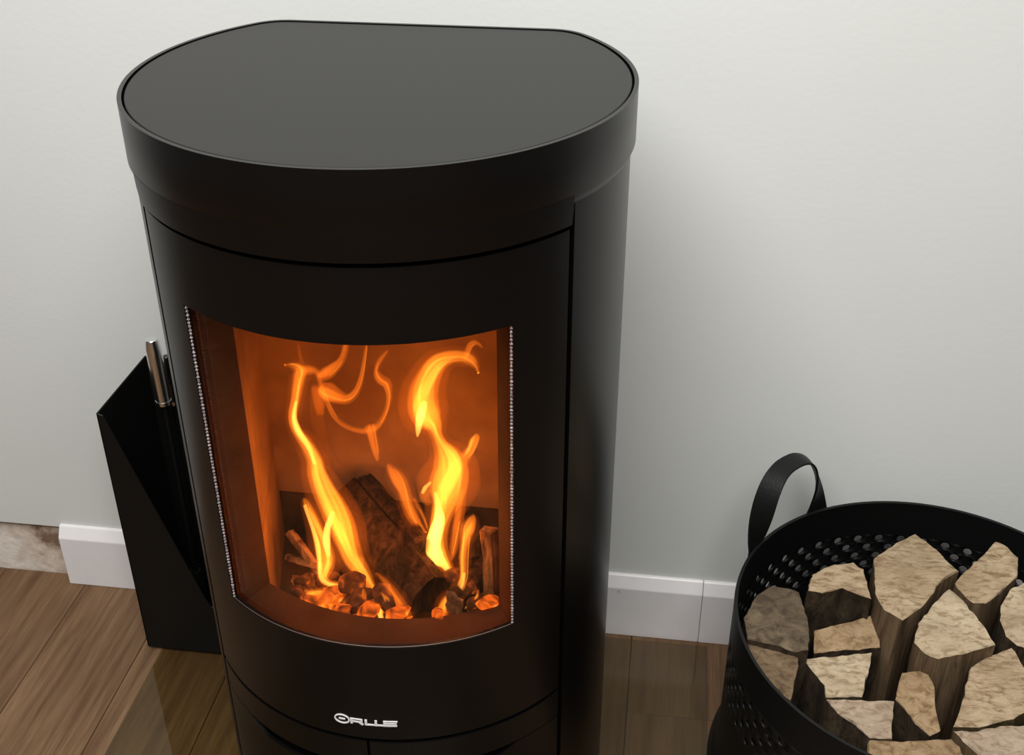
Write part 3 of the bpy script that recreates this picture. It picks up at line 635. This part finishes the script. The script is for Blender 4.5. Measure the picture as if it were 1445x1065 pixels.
# loop handle: strap lying flat on the wall at both feet, turning to lie level over the top
def arch_handle(phi):
    """strap bent to an arch: plane tangent to the rim, width turned partly towards the middle."""
    rad = Vector((cos(radians(phi)), sin(radians(phi)), 0)); tan = Vector((-sin(radians(phi)), cos(radians(phi)), 0))
    hw, hz0, hz1 = 0.066, BH-0.055, 0.4320; n = 40; w, t = 0.030, 0.0032; V = []; F = []; cen = []
    for i in range(n+1):
        a = pi*i/n; e = 0.80
        cx = -hw*math.copysign(abs(cos(a))**0.74, cos(a)); up = sin(a)**e
        # stays on the drum wall at the feet, upright above it
        ph = cx/BR; wall_pt = Vector((cos(radians(phi)+ph), sin(radians(phi)+ph), 0))*(BR+0.0022)
        cen.append(wall_pt + Vector((0, 0, hz0+(hz1-hz0)*up)))
    for i in range(n+1):
        a = pi*i/n; tg = (cen[min(i+1, n)]-cen[max(i-1, 0)]).normalized(); c2 = cen[i]
        ph = math.atan2(c2.y, c2.x); r_ = Vector((cos(ph), sin(ph), 0)); t_ = Vector((-sin(ph), cos(ph), 0))
        k = min(1.0, max(0.0, (c2.z-BH+0.005)/(hz1-BH)))**0.9
        side = r_                                                   # width direction at the crown: across the rim
        flat = tg.cross(r_).normalized()                            # width direction at the feet: flat on the wall
        sg = 1 if i <= n/2 else -1
        wd = side*sin(k*pi/2) - flat*cos(k*pi/2)
        wd = (wd-tg*wd.dot(tg)).normalized()*(1.18-0.18*k); nm = tg.cross(wd).normalized()
        for s1, s2 in ((-1, -1), (1, -1), (1, 1), (-1, 1)): V.append(c2+wd*(s1*w/2)+nm*(s2*t/2))
    for i in range(n):
        for k in range(4): F.append((i*4+k, i*4+(k+1) % 4, (i+1)*4+(k+1) % 4, (i+1)*4+k))
    F += [(0, 1, 2, 3), (n*4+3, n*4+2, n*4+1, n*4)]
    o = mesh('loop_handle', V, F, M['strap'], bk); auto_smooth(o, 50); bevel(o, 0.0006, 1, 60); return o
arch_handle(135.5); arch_handle(315.5)

# ------------------------------------------------------------------ firewood in the basket
C8 = lambda L: [(980+x*0.4178, 620+y*0.4178) for x, y in L]
G_ = 'split logs standing in the basket'
def stack_log(label, pts, z, side, end, tilt=(0, 0), slope=(0, 0), amp=0.0022, seed=0, end_amp=0.004, fold=None):
    z -= 0.037
    uv = C8(pts); cu = sum(u for u, _ in uv)/len(uv); cv = sum(v_ for _, v_ in uv)/len(uv); c0 = at_z(cu, cv, z)
    nrm = Vector((-slope[0], -slope[1], 1)); cap = []
    for u, v_ in uv:
        d = pix_dir(u, v_); cap.append(CAM + d*((c0-CAM).dot(nrm)/d.dot(nrm)))
    zb_ = min(p.z for p in cap)
    o = rough_log('firewood_log', cap, Vector((tilt[0], tilt[1], -(z-0.022))), SIDE[side], END[end], 8, amp, 0.88, end_amp, seed)
    if fold:                                              # the end is split into two facets along this line
        (ua, va), (ub, vb) = C8(fold[:2]); A, B = at_z(ua, va, z), at_z(ub, vb, z); n2 = Vector((A.y-B.y, B.x-A.x)).normalized()
        for ob in (o, o.children[0]):
            for vv in ob.data.vertices:
                w_ = vv.co + o.location; dd = (w_.x-A.x)*n2.x + (w_.y-A.y)*n2.y
                if dd > 0 and vv.co.z > -0.02: vv.co += (w_-CAM).normalized()*dd*fold[2]
    return tag(o, label, 'firewood', G_)
stack_log('weathered grey brown log at the left wall of the basket', [(162, 602), (200, 535), (265, 490), (355, 513), (376, 585), (390, 645), (386, 712), (345, 722), (290, 702), (178, 676)], 0.345, 'bark', 'grey', seed=1, slope=(0, .12))
stack_log('brown wedge of log against the left front wall of the basket', [(172, 684), (230, 697), (292, 712), (357, 742), (345, 800), (326, 884), (290, 860), (238, 800), (195, 735)], 0.328, 'split', 'brown', seed=2, slope=(0, .1))
stack_log('pale topped log with a dark bark side near the back of the basket', [(380, 512), (392, 456), (470, 424), (538, 418), (574, 440), (600, 540), (560, 528), (500, 505), (430, 520)], 0.365, 'bark', 'pale', seed=3, tilt=(0.0, 0.03))
stack_log('tan log below the dark bark log in the basket', [(400, 648), (470, 632), (560, 605), (618, 585), (632, 640), (630, 704), (510, 714), (402, 724)], 0.318, 'bark', 'tan', seed=4, slope=(0, .35))
stack_log('large pale log with a peaked back at the rear of the basket', [(602, 402), (650, 366), (745, 318), (820, 376), (892, 446), (846, 474), (800, 530), (765, 572), (702, 613), (640, 578), (610, 520)], 0.368, 'split', 'pale', seed=5, end_amp=0.005, fold=((602, 404), (870, 468), 0.42))
stack_log('pale log with a long slanted face at the right rear of the basket', [(872, 488), (940, 420), (1015, 348), (1058, 368), (1096, 398), (1092, 466), (1035, 520), (985, 556), (940, 555), (890, 512)], 0.356, 'split', 'pale', seed=6, slope=(0, .12), end_amp=0.006)
stack_log('large cream log with a pointed end in the middle of the basket', [(860, 502), (910, 545), (965, 615), (1018, 694), (930, 722), (822, 744), (770, 722), (738, 688), (752, 620), (800, 560)], 0.358, 'split', 'cream', seed=7)
stack_log('round edged cream log cut off by the right edge of the photo', [(1200, 465), (1120, 478), (1062, 510), (1030, 560), (1030, 610), (1052, 664), (1088, 698), (1150, 720), (1230, 700), (1260, 560)], 0.350, 'bark', 'cream', seed=8)
stack_log('pale log with a mossy bark edge in the right front of the basket', [(928, 768), (985, 735), (1076, 700), (1113, 768), (1150, 850), (1140, 915), (1080, 948), (960, 974), (872, 972), (900, 900), (915, 830)], 0.334, 'moss', 'pale', seed=9, slope=(0, .08))
stack_log('narrow tan log standing at the front centre of the basket', [(700, 786), (780, 774), (808, 815), (822, 925), (832, 985), (795, 1004), (745, 962), (700, 902), (676, 878), (684, 822)], 0.320, 'bark', 'tan', seed=10, slope=(0, .2))
stack_log('cream squarish log at the left front of the basket', [(366, 740), (480, 730), (602, 719), (588, 800), (570, 874), (500, 873), (442, 872), (434, 832)], 0.318, 'bark', 'cream', seed=11)
stack_log('pinkish log with a dark bark side at the front of the basket', [(442, 877), (560, 880), (674, 884), (673, 950), (671, 1014), (592, 1010), (540, 968), (480, 925)], 0.314, 'bark', 'pink', seed=12)
stack_log('tan log at the bottom edge of the photo in the basket', [(588, 1014), (700, 1020), (868, 1012), (900, 1042), (950, 1130), (850, 1170), (650, 1160), (578, 1075)], 0.310, 'moss', 'tan', seed=13)
stack_log('pinkish brown log at the lower right corner of the basket', [(872, 984), (990, 978), (1113, 964), (1220, 970), (1240, 1080), (1150, 1170), (1000, 1130), (950, 1062), (905, 1020)], 0.322, 'split', 'pink', seed=14)
stack_log('small dark log filling the gap beside the mossy log', [(1160, 790), (1230, 760), (1290, 840), (1270, 930), (1190, 945), (1160, 900)], 0.315, 'bark', 'brown', seed=15)
